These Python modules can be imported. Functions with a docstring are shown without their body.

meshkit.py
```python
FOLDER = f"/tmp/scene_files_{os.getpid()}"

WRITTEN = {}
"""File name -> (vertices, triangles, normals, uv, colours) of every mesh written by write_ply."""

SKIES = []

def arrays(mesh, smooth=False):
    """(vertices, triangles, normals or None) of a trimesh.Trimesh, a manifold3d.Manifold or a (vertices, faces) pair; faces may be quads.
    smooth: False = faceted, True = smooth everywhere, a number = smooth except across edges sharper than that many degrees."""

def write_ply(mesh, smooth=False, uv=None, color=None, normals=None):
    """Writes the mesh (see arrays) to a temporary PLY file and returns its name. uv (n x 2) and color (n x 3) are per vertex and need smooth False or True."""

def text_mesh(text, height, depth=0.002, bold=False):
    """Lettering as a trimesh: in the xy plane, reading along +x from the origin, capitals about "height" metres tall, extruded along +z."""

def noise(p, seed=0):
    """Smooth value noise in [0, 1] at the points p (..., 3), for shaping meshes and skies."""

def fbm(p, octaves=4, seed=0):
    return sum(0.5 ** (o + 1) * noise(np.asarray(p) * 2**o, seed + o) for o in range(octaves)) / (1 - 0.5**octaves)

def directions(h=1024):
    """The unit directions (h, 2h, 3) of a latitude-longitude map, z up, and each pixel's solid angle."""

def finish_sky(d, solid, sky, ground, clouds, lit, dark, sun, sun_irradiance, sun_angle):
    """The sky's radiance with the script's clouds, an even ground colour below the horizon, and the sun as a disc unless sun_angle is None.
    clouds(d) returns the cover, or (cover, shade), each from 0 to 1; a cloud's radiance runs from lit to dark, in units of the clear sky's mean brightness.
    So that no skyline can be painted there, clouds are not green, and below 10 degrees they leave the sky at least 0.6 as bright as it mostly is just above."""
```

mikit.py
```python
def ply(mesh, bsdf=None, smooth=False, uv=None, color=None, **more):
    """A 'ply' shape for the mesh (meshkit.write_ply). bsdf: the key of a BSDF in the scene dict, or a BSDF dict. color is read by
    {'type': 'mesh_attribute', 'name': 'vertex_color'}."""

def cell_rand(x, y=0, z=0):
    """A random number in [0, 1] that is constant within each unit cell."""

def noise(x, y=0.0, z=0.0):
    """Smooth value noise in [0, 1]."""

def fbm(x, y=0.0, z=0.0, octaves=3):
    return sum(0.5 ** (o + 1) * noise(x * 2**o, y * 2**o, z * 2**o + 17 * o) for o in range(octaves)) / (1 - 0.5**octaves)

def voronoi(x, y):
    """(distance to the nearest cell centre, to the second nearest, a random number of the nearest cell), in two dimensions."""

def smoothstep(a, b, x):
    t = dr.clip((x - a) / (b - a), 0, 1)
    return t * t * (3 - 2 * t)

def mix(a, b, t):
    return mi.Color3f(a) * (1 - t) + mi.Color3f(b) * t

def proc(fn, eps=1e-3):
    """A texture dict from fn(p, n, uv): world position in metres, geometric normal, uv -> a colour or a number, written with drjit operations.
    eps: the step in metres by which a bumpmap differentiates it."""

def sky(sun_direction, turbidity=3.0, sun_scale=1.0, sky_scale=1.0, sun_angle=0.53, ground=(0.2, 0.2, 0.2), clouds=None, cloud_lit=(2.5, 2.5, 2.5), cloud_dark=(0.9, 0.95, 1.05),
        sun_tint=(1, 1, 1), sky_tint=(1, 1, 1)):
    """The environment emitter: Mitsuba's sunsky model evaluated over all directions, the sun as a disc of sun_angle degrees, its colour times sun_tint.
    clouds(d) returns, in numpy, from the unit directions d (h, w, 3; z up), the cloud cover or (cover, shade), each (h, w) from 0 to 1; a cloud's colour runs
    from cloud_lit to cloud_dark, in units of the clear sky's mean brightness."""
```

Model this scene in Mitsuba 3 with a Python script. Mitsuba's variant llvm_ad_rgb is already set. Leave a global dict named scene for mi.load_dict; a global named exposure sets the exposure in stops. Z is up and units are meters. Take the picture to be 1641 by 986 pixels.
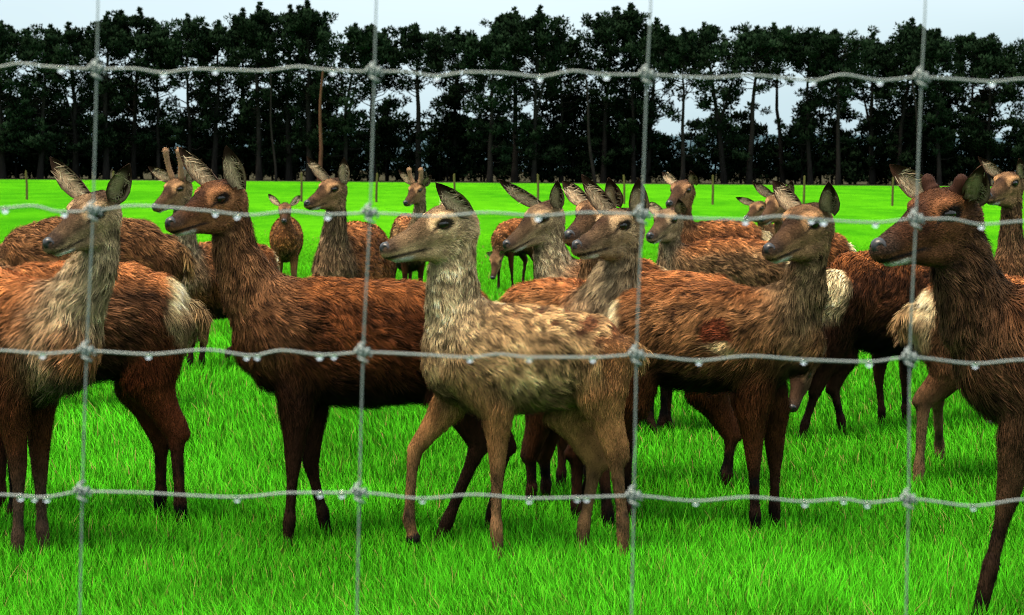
import math
import numpy as np
import trimesh
import mitsuba as mi
import mikit
import meshkit
from scipy.sparse import csr_matrix

# ------------------------------------------------------------------ camera, sky, exposure
F_PX, CX, CY = 3060.0, 820.5, 493.0
CAM = np.array([0.0, 0.0, 1.64])
PITCH = math.atan((CY - 271.0) / F_PX)
ROLL = 0.0073
exposure = 4.0
FWD = np.array([0, math.cos(PITCH), -math.sin(PITCH)])
UP0 = np.array([-math.sin(ROLL), 0, math.cos(ROLL)])
RIGHT = np.cross(FWD, UP0); RIGHT /= np.linalg.norm(RIGHT)
UPV = np.cross(RIGHT, FWD)
T = mi.ScalarTransform4f
scene, labels = {}, {}
scene['camera'] = dict(type='thinlens', fov=2 * math.degrees(math.atan(CX / F_PX)), fov_axis='x',
                       to_world=T().look_at(origin=CAM.tolist(), target=(CAM + FWD).tolist(), up=UPV.tolist()),
                       aperture_radius=0.0034, focus_distance=8.5, near_clip=0.05, far_clip=9000.0)
scene['daylight'] = mikit.sky((-0.30, -0.22, 0.95), turbidity=3, sun_scale=0.3, sun_angle=28, ground=(0.05, 0.2, 0.02), sun_tint=(1.0, 0.97, 0.92),
                              # a standard overcast sky: three times as bright overhead as at the horizon
                              clouds=lambda d: (np.ones(d.shape[:2]), 1 - np.clip(d[..., 2], 0, 1) + 0.34 * (meshkit.fbm(d * np.array([2.6, 2.6, 9.0]), 4, 7) - 0.55)),
                              cloud_lit=(1.42, 1.53, 1.56), cloud_dark=(0.425, 0.545, 0.585))


def ray(px, py):
    return FWD + RIGHT * ((px - CX) / F_PX) - UPV * ((py - CY) / F_PX)


def at(px, py, Y):
    """The point where the sight line of a pixel of the photograph meets the upright plane y = Y."""
    d = ray(px, py)
    return CAM + d * (Y / d[1])


def unit(v):
    v = np.asarray(v, float)
    return v / (np.linalg.norm(v) + 1e-12)


# ------------------------------------------------------------------ materials
def vcol(kind='diffuse', **kw):
    key = 'reflectance' if kind == 'diffuse' else 'base_color'
    return {'type': kind, key: {'type': 'mesh_attribute', 'name': 'vertex_color'}, **kw}


scene['fur_hair'] = {'type': 'twosided', 'b': vcol('principled', roughness=0.7, specular=0.06)}
scene['leaf'] = {'type': 'twosided', 'b': vcol()}
scene['grass_blade'] = vcol('principledthin', roughness=0.45, diff_trans=0.45, spec_trans=0.0, eta=1.3)
scene['bark'] = {'type': 'twosided', 'b': {'type': 'diffuse', 'reflectance': mikit.proc(
    lambda p, n, uv: mikit.mix((0.006, 0.006, 0.006), (0.020, 0.018, 0.017), mikit.fbm(p.x * 6, p.y * 6, p.z * 1.2)))}}
scene['dead_bark'] = {'type': 'twosided', 'b': {'type': 'diffuse', 'reflectance': mikit.proc(
    lambda p, n, uv: mikit.mix((0.05, 0.024, 0.016), (0.12, 0.06, 0.038), mikit.fbm(p.x * 6, p.y * 6, p.z * 1.5)))}}
scene['post_wood'] = {'type': 'twosided', 'b': {'type': 'diffuse', 'reflectance': mikit.proc(
    lambda p, n, uv: mikit.mix((0.05, 0.045, 0.018), (0.12, 0.105, 0.04), mikit.fbm(p.x * 30, p.y * 30, p.z * 3)))}}
scene['galvanised'] = {'type': 'principled', 'base_color': {'type': 'rgb', 'value': (0.20, 0.235, 0.23)}, 'roughness': 0.5, 'metallic': 0.25, 'specular': 0.5}
scene['water'] = {'type': 'dielectric', 'int_ior': 1.33}
scene['eye_gloss'] = {'type': 'principled', 'base_color': {'type': 'rgb', 'value': (0.008, 0.005, 0.004)}, 'roughness': 0.08, 'specular': 0.5}
scene['nose_skin'] = {'type': 'principled', 'base_color': {'type': 'rgb', 'value': (0.010, 0.010, 0.012)}, 'roughness': 0.38, 'specular': 0.5}


def turf(p, n, uv):
    fine = mikit.fbm(p.x * 9, p.y * 4, 0.0, 4)
    broad = mikit.fbm(p.x * 0.22, p.y * 0.09, 3.0, 3)
    far = mikit.smoothstep(16.0, 50.0, p.y)
    litter = mikit.smoothstep(221.0, 224.0, p.y + 5 * (mikit.fbm(p.x * 0.4, p.y * 0.4) - 0.5))
    near = mikit.mix((0.005, 0.035, 0.003), (0.012, 0.08, 0.005), fine)
    c = mikit.mix((0.022, 0.15, 0.003), (0.056, 0.255, 0.004), mikit.smoothstep(0.25, 0.75, 0.4 * broad + 0.25 * fine + 0.35 * mikit.fbm(p.x * 1.3, p.y * 0.3, 5.0, 3)))
    c = near * (1 - far) + c * far
    return mikit.mix(c, mikit.mix((0.02, 0.022, 0.014), (0.05, 0.045, 0.03), fine), litter)


scene['turf'] = {'type': 'twosided', 'b': {'type': 'diffuse', 'reflectance': mikit.proc(turf)}}
scene['haze_tinted_bush'] = {'type': 'twosided', 'b': {'type': 'diffuse', 'reflectance': mikit.proc(
    lambda p, n, uv: mikit.mix((0.030, 0.060, 0.080), (0.075, 0.12, 0.145), mikit.fbm(p.x * 0.12, p.y * 0.05, p.z * 0.25)))}}  # mist in front of the hills is painted as their blue tint


def raw(v, f, n, c, bsdf):
    """A mesh with its own vertex normals and colours."""
    path = meshkit.write_ply((v, f), False, color=c, normals=n)
    return {'type': 'ply', 'filename': path, 'face_normals': False, 'bsdf': {'type': 'ref', 'id': bsdf}}


used = {}


def numbered(name):
    k = used.get(name, 0)
    used[name] = k + 1
    return name if k == 0 else f'{name}_{k:03d}'


def thing(name, label, cat, group=None, kind=None):
    key = numbered(name)
    labels[key] = {'label': label, 'category': cat}
    if group: labels[key]['group'] = group
    if kind: labels[key]['kind'] = kind
    return key


def part(parent, name, shape, label=None, kind=None):
    key = numbered(parent + '__' + name)
    scene[key] = shape
    if label or kind:
        labels[key] = {k: v for k, v in (('label', label), ('kind', kind)) if v}
    return key


def tube(points, radii, sides=8, cap=True):
    p = np.asarray(points, float)
    r = np.broadcast_to(radii, (len(p),))
    t = np.gradient(p, axis=0); t /= np.linalg.norm(t, axis=1, keepdims=True) + 1e-12
    ref = np.array([0, 1.0, 0.13]) if abs(t.mean(0)[1]) < 0.9 * np.linalg.norm(t.mean(0)) else np.array([0, 0, 1.0])
    a = np.cross(t, ref); a /= np.linalg.norm(a, axis=1, keepdims=True)
    b = np.cross(t, a)
    an = np.arange(sides) * 2 * np.pi / sides
    v = p[:, None] + r[:, None, None] * (np.cos(an)[None, :, None] * a[:, None] + np.sin(an)[None, :, None] * b[:, None])
    i, j = np.meshgrid(np.arange(len(p) - 1), np.arange(sides), indexing='ij')
    q = np.stack([i * sides + j, i * sides + (j + 1) % sides, (i + 1) * sides + (j + 1) % sides, (i + 1) * sides + j], -1).reshape(-1, 4)
    f = np.vstack([q[:, [0, 1, 2]], q[:, [0, 2, 3]]])
    v = v.reshape(-1, 3)
    if cap:
        n = len(v)
        v = np.vstack([v, p[:1], p[-1:]])
        j = np.arange(sides); e = (len(p) - 1) * sides
        f = np.vstack([f, np.stack([j * 0 + n, (j + 1) % sides, j], 1), np.stack([j * 0 + n + 1, e + j, e + (j + 1) % sides], 1)])
    return v, f


def join(parts):
    vs, fs, k = [], [], 0
    for v, f in parts:
        vs.append(v); fs.append(np.asarray(f) + k); k += len(v)
    return np.vstack(vs), np.vstack(fs)


# ------------------------------------------------------------------ ground and hills
def ground_z(x, y):
    p = np.stack([x * 0.35, y * 0.35, x * 0], -1)
    return 0.05 * (meshkit.fbm(p, 2, 5) - 0.5) * np.clip((60 - y) / 40, 0, 1) + 0.0


def grid_sheet(xs, ys, zf):
    X, Y = np.meshgrid(xs, ys)
    v = np.stack([X, Y, zf(X, Y)], -1).reshape(-1, 3)
    w = len(xs)
    i, j = np.meshgrid(np.arange(len(ys) - 1), np.arange(w - 1), indexing='ij')
    q = np.stack([i * w + j, i * w + j + 1, (i + 1) * w + j + 1, (i + 1) * w + j], -1).reshape(-1, 4)
    return v, q


xs = np.unique(np.concatenate([np.linspace(-14, 14, 113), np.linspace(-3000, -14, 12), np.linspace(14, 3000, 12)]))
ys = np.unique(np.concatenate([np.linspace(-40, 0, 6), np.linspace(0, 60, 200), np.geomspace(60, 5000, 30)]))
scene['field'] = mikit.ply(grid_sheet(xs, ys, ground_z), 'turf', smooth=True)
labels['field'] = {'label': 'bright green paddock running back to the pine belt', 'category': 'field', 'kind': 'structure'}

hx = np.linspace(-900, 900, 240)


def hill_z(X, Y):
    s = np.clip((Y - 1250) / 260, 0, 1)
    p = np.stack([X * 0.006, Y * 0.006, X * 0], -1)
    rough = meshkit.fbm(np.stack([X * 0.08, Y * 0.02, X * 0 + 3], -1), 3, 9)
    return -1 + s * (19 + 16 * meshkit.fbm(p, 3, 4)) + 5 * s * (rough - 0.5)


scene['hills'] = mikit.ply(grid_sheet(hx, np.linspace(1250, 1700, 30), hill_z), 'haze_tinted_bush', smooth=True)
labels['hills'] = {'label': 'low hills tinted grey blue for haze far behind the pine belt', 'category': 'hills', 'kind': 'structure'}

# ------------------------------------------------------------------ pine belt
rng = np.random.default_rng(11)
SKY = np.array([(-60, 40), (0, 38), (30, 48), (60, 62), (75, 52), (90, 60), (110, 46), (125, 42), (165, 25), (185, 34), (210, 20), (235, 30), (265, 54), (285, 55), (310, 30),
                (335, 32), (350, 44), (380, 20), (395, 25), (415, 10), (430, 25), (460, 15), (495, 8), (515, 42), (530, 50), (555, 45), (580, 45), (610, 48), (625, 72), (650, 55),
                (670, 45), (690, 55), (730, 50), (760, 60), (780, 52), (800, 45), (815, 20), (830, 18), (860, 18), (875, 42), (890, 65), (905, 60), (930, 62), (945, 45), (955, 30),
                (975, 18), (1000, 28), (1020, 10), (1035, 25), (1055, 50), (1075, 60), (1100, 52), (1120, 58), (1150, 42), (1165, 45), (1200, 50), (1235, 45), (1265, 45),
                (1300, 52), (1330, 52), (1365, 55), (1385, 55), (1405, 60), (1420, 50), (1437, 36), (1465, 45), (1480, 50), (1505, 58), (1520, 78), (1540, 60), (1560, 60), (1605, 62),
                (1614, 90), (1626, 150), (1640, 105), (1660, 60), (1700, 50)], float)


def needles(centres, radii, count, size, base, rng, flat=0.65):
    """Sprays of needle tufts filling clumps round the given centres: thin triangles pointing outwards and upwards."""
    n = len(centres) * count
    ci = np.repeat(np.arange(len(centres)), count)
    d = rng.normal(size=(n, 3)); d /= np.linalg.norm(d, axis=1, keepdims=True)
    r = rng.random(n) ** 0.45
    p = centres[ci] + d * (radii[ci] * r)[:, None] * np.array([1, 1, flat])
    out = d * 0.8 + rng.normal(size=(n, 3)) * 0.5 + np.array([0, 0, 0.55])
    out /= np.linalg.norm(out, axis=1, keepdims=True)
    side = np.cross(out, rng.normal(size=(n, 3))); side /= np.linalg.norm(side, axis=1, keepdims=True)
    L = size * (0.6 + 0.8 * rng.random(n))
    w = L * (0.22 + 0.16 * rng.random(n))
    v = np.stack([p - side * w[:, None], p + side * w[:, None], p + out * L[:, None]], 1).reshape(-1, 3)
    f = np.arange(3 * n).reshape(-1, 3)
    nn = np.repeat(d * 0.7 + out * 0.3 + rng.normal(size=(n, 3)) * 0.25, 3, axis=0)
    nn /= np.linalg.norm(nn, axis=1, keepdims=True)
    tone = (0.55 + 0.6 * rng.random(len(centres)))[ci] * (0.7 + 0.6 * rng.random(n))
    c = np.repeat(np.asarray(base)[None] * tone[:, None], 3, axis=0)
    return v, f, nn, c


PINE = (0.0075, 0.0165, 0.0080)


def pine(px, top, D, label, width=46, low=0.42, dense=1.0, lean=0.0, fork=False, seed=0, bare=0):
    """One pine: a tapered trunk, bent limbs and a ragged crown of needle clumps."""
    r = np.random.default_rng(seed)
    base = at(px, 290, D); base[2] = -0.1
    H = at(px, top, D)[2]
    W = width * D / F_PX
    key = thing('pine_tree', label, 'tree', 'pines of the shelter belt')
    zz = np.linspace(0, 1, 9)
    bend = np.cumsum(r.normal(0, 0.22, 9)) * zz
    line = base + np.stack([bend + lean * zz * H, np.cumsum(r.normal(0, 0.08, 9)) * zz, zz * H * 0.97], 1)
    rad = 0.30 * (1 - zz) ** 0.8 + 0.035
    rad[0] *= 1.3
    trunk = [tube(line, rad * (0.8 + 0.5 * r.random()), 8)]
    if fork:
        k = 3
        top2 = line[k] + np.array([r.choice([-1, 1]) * W * 0.55, r.normal(0, .5), H * 0.42])
        trunk.append(tube(np.linspace(line[k], top2, 5) + np.array([0, 0, 1]) * np.array([0, -.2, -.3, -.2, 0])[:, None], np.linspace(0.2, 0.05, 5), 6))
    part(key, 'trunk', mikit.ply(join(trunk), 'bark', smooth=True))
    limbs, cen, rads = [], [], []

    def spot(t):
        return np.array([np.interp(t, zz, line[:, k]) for k in range(3)])

    nb = int(46 * dense)
    for i in range(nb):
        t = low + (1 - low) * ((i + r.random()) / nb) ** 0.72
        prof = (0.5 + 0.85 * math.sin(math.pi * min(1, (1 - t) / (1 - low) * 0.72 + 0.10)))
        L = W * prof * (0.55 + 0.55 * r.random()) * (0.5 if t > 0.93 else 1)
        a = r.random() * 2 * math.pi
        p0 = spot(t * 0.97)
        dirv = np.array([math.cos(a), math.sin(a), 0.25 + 0.5 * r.random()])
        p2 = p0 + dirv * L
        p1 = (p0 + p2) / 2 - np.array([0, 0, 0.12 * L])
        limbs.append(tube([p0, p1, p2], [0.09 * (1.15 - t) + .02, 0.05, 0.02], 5, False))
        for q, s in ((p2, 1.0), ((p1 + p2) / 2 + r.normal(0, .25, 3), 0.85)):
            cen.append(q + np.array([0, 0, .15])); rads.append(s * (0.55 + 0.45 * r.random()) * (0.8 if t > 0.9 else 1.1))
    for k in range(8):  # the leaders that make the ragged skyline
        off = 0 if k == 0 else r.uniform(-0.75, 0.75) * W
        hh = H * (1.0 if k == 0 else r.uniform(0.84, 0.985))
        p = spot(0.93) + np.array([off, r.normal(0, .4), 0])
        for z in np.linspace(hh * 0.88, hh + 0.3, 7):
            cen.append(np.array([p[0] + r.normal(0, .08), p[1], z])); rads.append(0.10 + 0.42 * max(hh + .3 - z, 0) / (0.1 * hh))
    for i in range(bare or r.integers(11, 19)):   # a few low sprays and dead twigs on the bare stem
        t = r.uniform(0.15, low + 0.05)
        a = r.random() * 2 * math.pi
        p0 = spot(t); L = W * r.uniform(0.4, 0.95)
        p2 = p0 + np.array([math.cos(a), math.sin(a), r.uniform(-0.1, 0.45)]) * L
        limbs.append(tube([p0, (p0 + p2) / 2 + np.array([0, 0, -.1 * L]), p2], [0.07, 0.045, 0.015], 5, False))
        if r.random() < 0.75:
            cen += [p2, p2 + r.normal(0, .6, 3), (p0 + p2) / 2 + r.normal(0, .3, 3)]; rads += [r.uniform(.5, .95), r.uniform(.45, .8), r.uniform(.4, .8)]
    part(key, 'limb', mikit.ply(join(limbs), 'bark', smooth=True), kind='stuff')
    part(key, 'crown', raw(*needles(np.array(cen), np.array(rads), 66, 0.36, np.array(PINE) * r.uniform(0.75, 1.3), r), 'leaf'))
    return key


TREES = [  # px, crown width px, low edge of the crown, density, forked
    (-30, 60, .40, 1, 0), (12, 52, .42, 1, 0), (70, 42, .40, 1, 0), (120, 44, .45, 1, 1), (168, 30, .40, .9, 0), (210, 46, .45, 1.1, 0), (250, 34, .50, .9, 0), (310, 46, .46, 1.1, 0),
    (345, 30, .5, .8, 1), (382, 30, .48, 1, 0), (416, 32, .52, 1, 0), (458, 40, .50, 1.1, 0), (494, 34, .52, 1.1, 0), (556, 44, .52, 1, 1), (600, 36, .50, .9, 0), (668, 42, .66, .9, 2),
    (730, 44, .55, 1, 0), (782, 36, .52, 1, 0), (820, 40, .55, 1.1, 0), (858, 38, .55, 1.1, 1), (906, 36, .58, .9, 0), (972, 44, .55, 1.1, 0), (1022, 38, .53, 1.1, 0), (1044, 26, .56, .8, 0),
    (1100, 38, .66, .8, 2), (1158, 44, .62, 1, 1), (1205, 40, .74, .8, 2), (1248, 46, .74, 1, 2), (1300, 44, .68, 1, 0), (1350, 42, .66, 1, 2), (1402, 34, .60, .9, 1), (1437, 32, .52, 1, 0),
    (1470, 38, .52, 1, 0), (1504, 30, .55, .8, 0), (1552, 38, .56, 1, 0), (1590, 40, .58, 1, 0), (1652, 34, .40, 1, 0), (1690, 50, .4, 1, 0)]
def nth(k):
    return f"{k}{'th' if k % 100 in (11, 12, 13) else {1: 'st', 2: 'nd', 3: 'rd'}.get(k % 10, 'th')}"


KINDS = ['dark pine with ragged crown', 'tall dark pine with pointed top', 'broad topped dark pine', 'slim dark pine']
for i, (px, w, low, dn, fk) in enumerate(TREES):
    top = float(np.interp(px, SKY[:, 0], SKY[:, 1]))
    side = 'left' if px < 820 else 'right'
    k = i + 1 if px < 820 else len(TREES) - i
    form = 'forked dark pine' if fk == 1 else 'open bare stemmed dark pine' if fk == 2 else KINDS[1] if top < 30 else KINDS[2] if w > 43 else KINDS[3] if w < 35 else KINDS[0]
    pine(px + rng.uniform(-7, 7), top, 228 + 9 * rng.random() * 1.6, f'{form}, {nth(k)} pine from the {side} end of the belt', w * 1.12, low * .86, dn, rng.normal(0, .03), fk == 1, 100 + i, 3 if fk == 2 else 0)

for i, px in enumerate(list(np.arange(-560, -70, 48.0)) + list(np.arange(1740, 2220, 48.0))):   # the belt goes on beyond the picture
    pine(px, 40 + 12 * (i % 3), 232, 'dark pine of the shelter belt beyond the edge of the picture', 46, .36, 1, 0, False, 900 + i)

# lower pines and scrub that close the foot of the belt
SHRUB = []
for i, px in enumerate(np.arange(-40, 1700, 37.0)):
    SHRUB.append((px + rng.uniform(-9, 9), rng.uniform(172, 221), rng.uniform(28, 42)))
GAPS = [(1180, 1278), (1068, 1136), (1352, 1400), (640, 705), (1596, 1650), (262, 300), (352, 398), (815, 850), (555, 590)]
for i, px in enumerate(np.arange(-30, 1690, 25.0)):
    x = px + rng.uniform(-12, 12)
    if not any(a - 8 < x < b + 8 for a, b in GAPS): SHRUB.append((x, rng.uniform(96, 165), rng.uniform(26, 42)))
for px in np.arange(-30, 1690, 38.0): SHRUB.append((px + rng.uniform(-15, 15), rng.uniform(222, 258), rng.uniform(16, 30)))
SHRUB.sort()
for i, (px, top, w) in enumerate(SHRUB):
    r = np.random.default_rng(700 + i)
    D = 240 + 8 * r.random()
    if 1190 < px < 1270: top = max(top, 180)
    base = at(px, 290, D); H = at(px, top, D)[2]; W = w * D / F_PX
    key = thing('young_pine', f'bushy {"tall" if top < 166 else "knee high" if top > 221.99 else "low"} young pine in the dark understorey, {nth(i + 1)} from the left', 'tree', 'understorey of the shelter belt')
    part(key, 'trunk', mikit.ply(tube([[base[0], D, -.1], [base[0] + r.normal(0, .2), D, H * .5], [base[0] + r.normal(0, .3), D, H * .9]], [.16, .11, .04], 6), 'bark', smooth=True))
    n = 18 if top > 221.99 else 36 if top > 166 else 46
    t = r.uniform(0.10, 0.97, n)
    a = r.random(n) * 2 * math.pi
    R = W * (1.05 - 0.6 * t) * (0.3 + 0.7 * r.random(n))
    c = np.stack([base[0] + R * np.cos(a), D + R * np.sin(a), t * H], 1)
    part(key, 'crown', raw(*needles(c, r.uniform(.55, 1.15, n), 62, 0.42, np.array(PINE) * r.uniform(0.5, .95), r), 'leaf'))

for i, (px, y0, y1, dx, w, lab) in enumerate([(517, 108, 262, 4, .2, 'bare red brown dead pine trunk left of the second fence stay'),
                                     (432, 118, 215, -6, .12, 'thin dark dead stem among the pines left of the red brown trunk'),
                                     (937, 118, 190, -10, .16, 'leaning dark dead stem among the pines near the middle of the belt'),
                                     (1463, 132, 190, -9, .14, 'leaning dark dead stem beside the right hand fence stay')]):
    D = 226.0
    p0, p1 = at(px + dx * -1.5, 292, D), at(px, y0, D)
    p0[2] = -.1
    key = thing('dead_tree', lab, 'tree')
    ts = np.linspace(0, 1, 8)[:, None]
    line = p0 + (p1 - p0) * ts + np.array([1, 0, 0]) * (0.15 * np.sin(ts * 7 + i))
    part(key, 'trunk', mikit.ply(tube(line, np.linspace(w * 1.35, w * .6, 8), 8), 'dead_bark' if i == 0 else 'bark', smooth=True))

# far paddock fence: single posts
for i, px in enumerate([43, 183, 323, 483, 603, 728, 862, 1000, 1142, 1288, 1430, 1575]):
    r = np.random.default_rng(40 + i)
    p = at(px, 322, 92.0)
    key = numbered('fence_post')
    side = f'number {i + 1} from the left'
    v, f = tube([[p[0], 92, -.1], [p[0] + .01, 92, .7], [p[0] + r.normal(0, .03), 92, 1.32 + r.normal(0, .06)], [p[0] + r.normal(0, .03), 92, 1.40]], [.058, .055, .05, .035], 8)
    scene[key] = mikit.ply((v, f), 'post_wood', smooth=40)
    labels[key] = {'label': f'weathered wooden post of the far paddock fence, {side}', 'category': 'fence post', 'group': 'posts of the far paddock fence'}

# ------------------------------------------------------------------ grass
rng = np.random.default_rng(21)


def blades(n, d0, d1, wide, seed):
    r = np.random.default_rng(seed)
    u = r.random(n)
    y = 1 / (1 / d0 - u * (1 / d0 - 1 / d1))
    x = (r.random(n) * 2 - 1) * (y * 0.30 + 0.9)
    pt = np.stack([x * 1.1, y * 1.1, x * 0], -1)
    clump = meshkit.fbm(pt, 3, 3)
    fine = meshkit.noise(pt * 7, 8)
    h = (0.050 + 0.066 * clump + 0.02 * fine) * (0.55 + 0.8 * r.random(n))
    h *= np.clip((58 - y) / 34, 0.12, 1)
    tall = r.random(n) < 0.012
    h[tall] *= 1.6
    az = r.random(n) * 2 * np.pi
    flow = 1.2 + 1.5 * meshkit.noise(pt * 0.8, 5)
    lean = h * (0.12 + 0.45 * r.random(n) ** 1.4)
    dx, dy = np.cos(az) * lean + 0.25 * h * np.cos(flow), np.sin(az) * lean
    w = wide * np.maximum(y / 8.0, 0.9) * (0.6 + 0.8 * r.random(n))
    fa = r.normal(0, 0.7, n)
    sx, sy = np.cos(fa), np.sin(fa)
    z0 = ground_z(x, y) - 0.01
    b = np.stack([x, y, z0], 1)
    s = np.stack([sx, sy, sx * 0], 1) * (w / 2)[:, None]
    m = b + np.stack([dx * 0.3, dy * 0.3, h * 0.62], 1)
    t = b + np.stack([dx, dy, h], 1)
    v = np.stack([b - s, b + s, m + s * 0.75, m - s * 0.75, t], 1).reshape(-1, 3)
    k = np.arange(n)[:, None] * 5
    f = np.concatenate([k + [0, 1, 2], k + [0, 2, 3], k + [3, 2, 4]], 0)
    tone = (0.4 + 0.75 * clump) * (0.2 + 1.5 * r.random(n) ** 1.6)
    green = np.array([0.034, 0.245, 0.006])[None] * tone[:, None]
    yel = r.random(n)
    green += (yel > 0.86)[:, None] * np.array([0.05, 0.07, 0.010]) * r.random(n)[:, None]
    fd = np.clip((y - 14) / 34, 0, 1)[:, None]
    green = green * (1 - fd) + np.array([0.042, 0.235, 0.003]) * (.8 + .4 * r.random(n))[:, None] * fd
    dry = yel < 0.012
    green[dry] = np.array([0.22, 0.17, 0.06]) * (0.5 + 0.6 * r.random(dry.sum()))[:, None]
    c = np.stack([green * 0.3, green * 0.3, green * 0.95, green * 0.95, green * 1.6], 1).reshape(-1, 3)  # shade between blades painted as dark roots, light as bright tips
    nn = np.stack([-sy, sx, sx * 0], 1)
    nn = nn * np.where(nn[:, 1:2] > 0, -1, 1) * 0.45 + np.array([0, 0, 1.0]) + r.normal(0, .15, (n, 3))
    nn /= np.linalg.norm(nn, axis=1, keepdims=True)
    return v, f, np.repeat(nn, 5, axis=0), c


NB = 370000
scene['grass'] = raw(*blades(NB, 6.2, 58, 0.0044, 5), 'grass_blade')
labels['grass'] = {'label': 'lush bright green pasture grass under the deer', 'category': 'grass', 'kind': 'stuff'}

# ------------------------------------------------------------------ deer
def chain_dist(P, ch):
    """Distance to a chain of stations with elliptic sections, and the position along it (0 .. n-1). P: three arrays of coordinates."""
    C, W, Hh, up = ch
    best = par = None
    for i in range(len(C) - 1):
        a, b = C[i], C[i + 1]
        ax = b - a; L = np.linalg.norm(ax); ax = ax / L
        s = np.cross(ax, up)
        if np.linalg.norm(s) < 0.15: s = np.cross(ax, [0.3, 0.2, 0.9])
        s = unit(s); u = np.cross(s, ax)
        q = [P[k] - a[k] for k in range(3)]
        l = q[0] * ax[0] + q[1] * ax[1] + q[2] * ax[2]
        t = np.clip(l / L, 0, 1)
        l2 = l - t * L
        w = W[i] + (W[i + 1] - W[i]) * t
        h = Hh[i] + (Hh[i + 1] - Hh[i]) * t
        x = (q[0] * s[0] + q[1] * s[1] + q[2] * s[2]) / w
        y = (q[0] * u[0] + q[1] * u[1] + q[2] * u[2]) / h
        e = np.minimum(w, h); z = l2 / e
        k0 = np.sqrt(x * x + y * y + z * z)
        k1 = np.sqrt((x / w) ** 2 + (y / h) ** 2 + (z / e) ** 2)
        d = k0 * (k0 - 1) / (k1 + 1e-6)
        if best is None: best, par = d, t + i
        else:
            par = np.where(d < best, t + i, par); best = np.minimum(best, d)
    return best, par


CORN = np.array([[a, b, c] for a in (0, 1) for b in (0, 1) for c in (0, 1)])
EDGES = [(i, j) for i in range(8) for j in range(i + 1, 8) if np.abs(CORN[i] - CORN[j]).sum() == 1]


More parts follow.
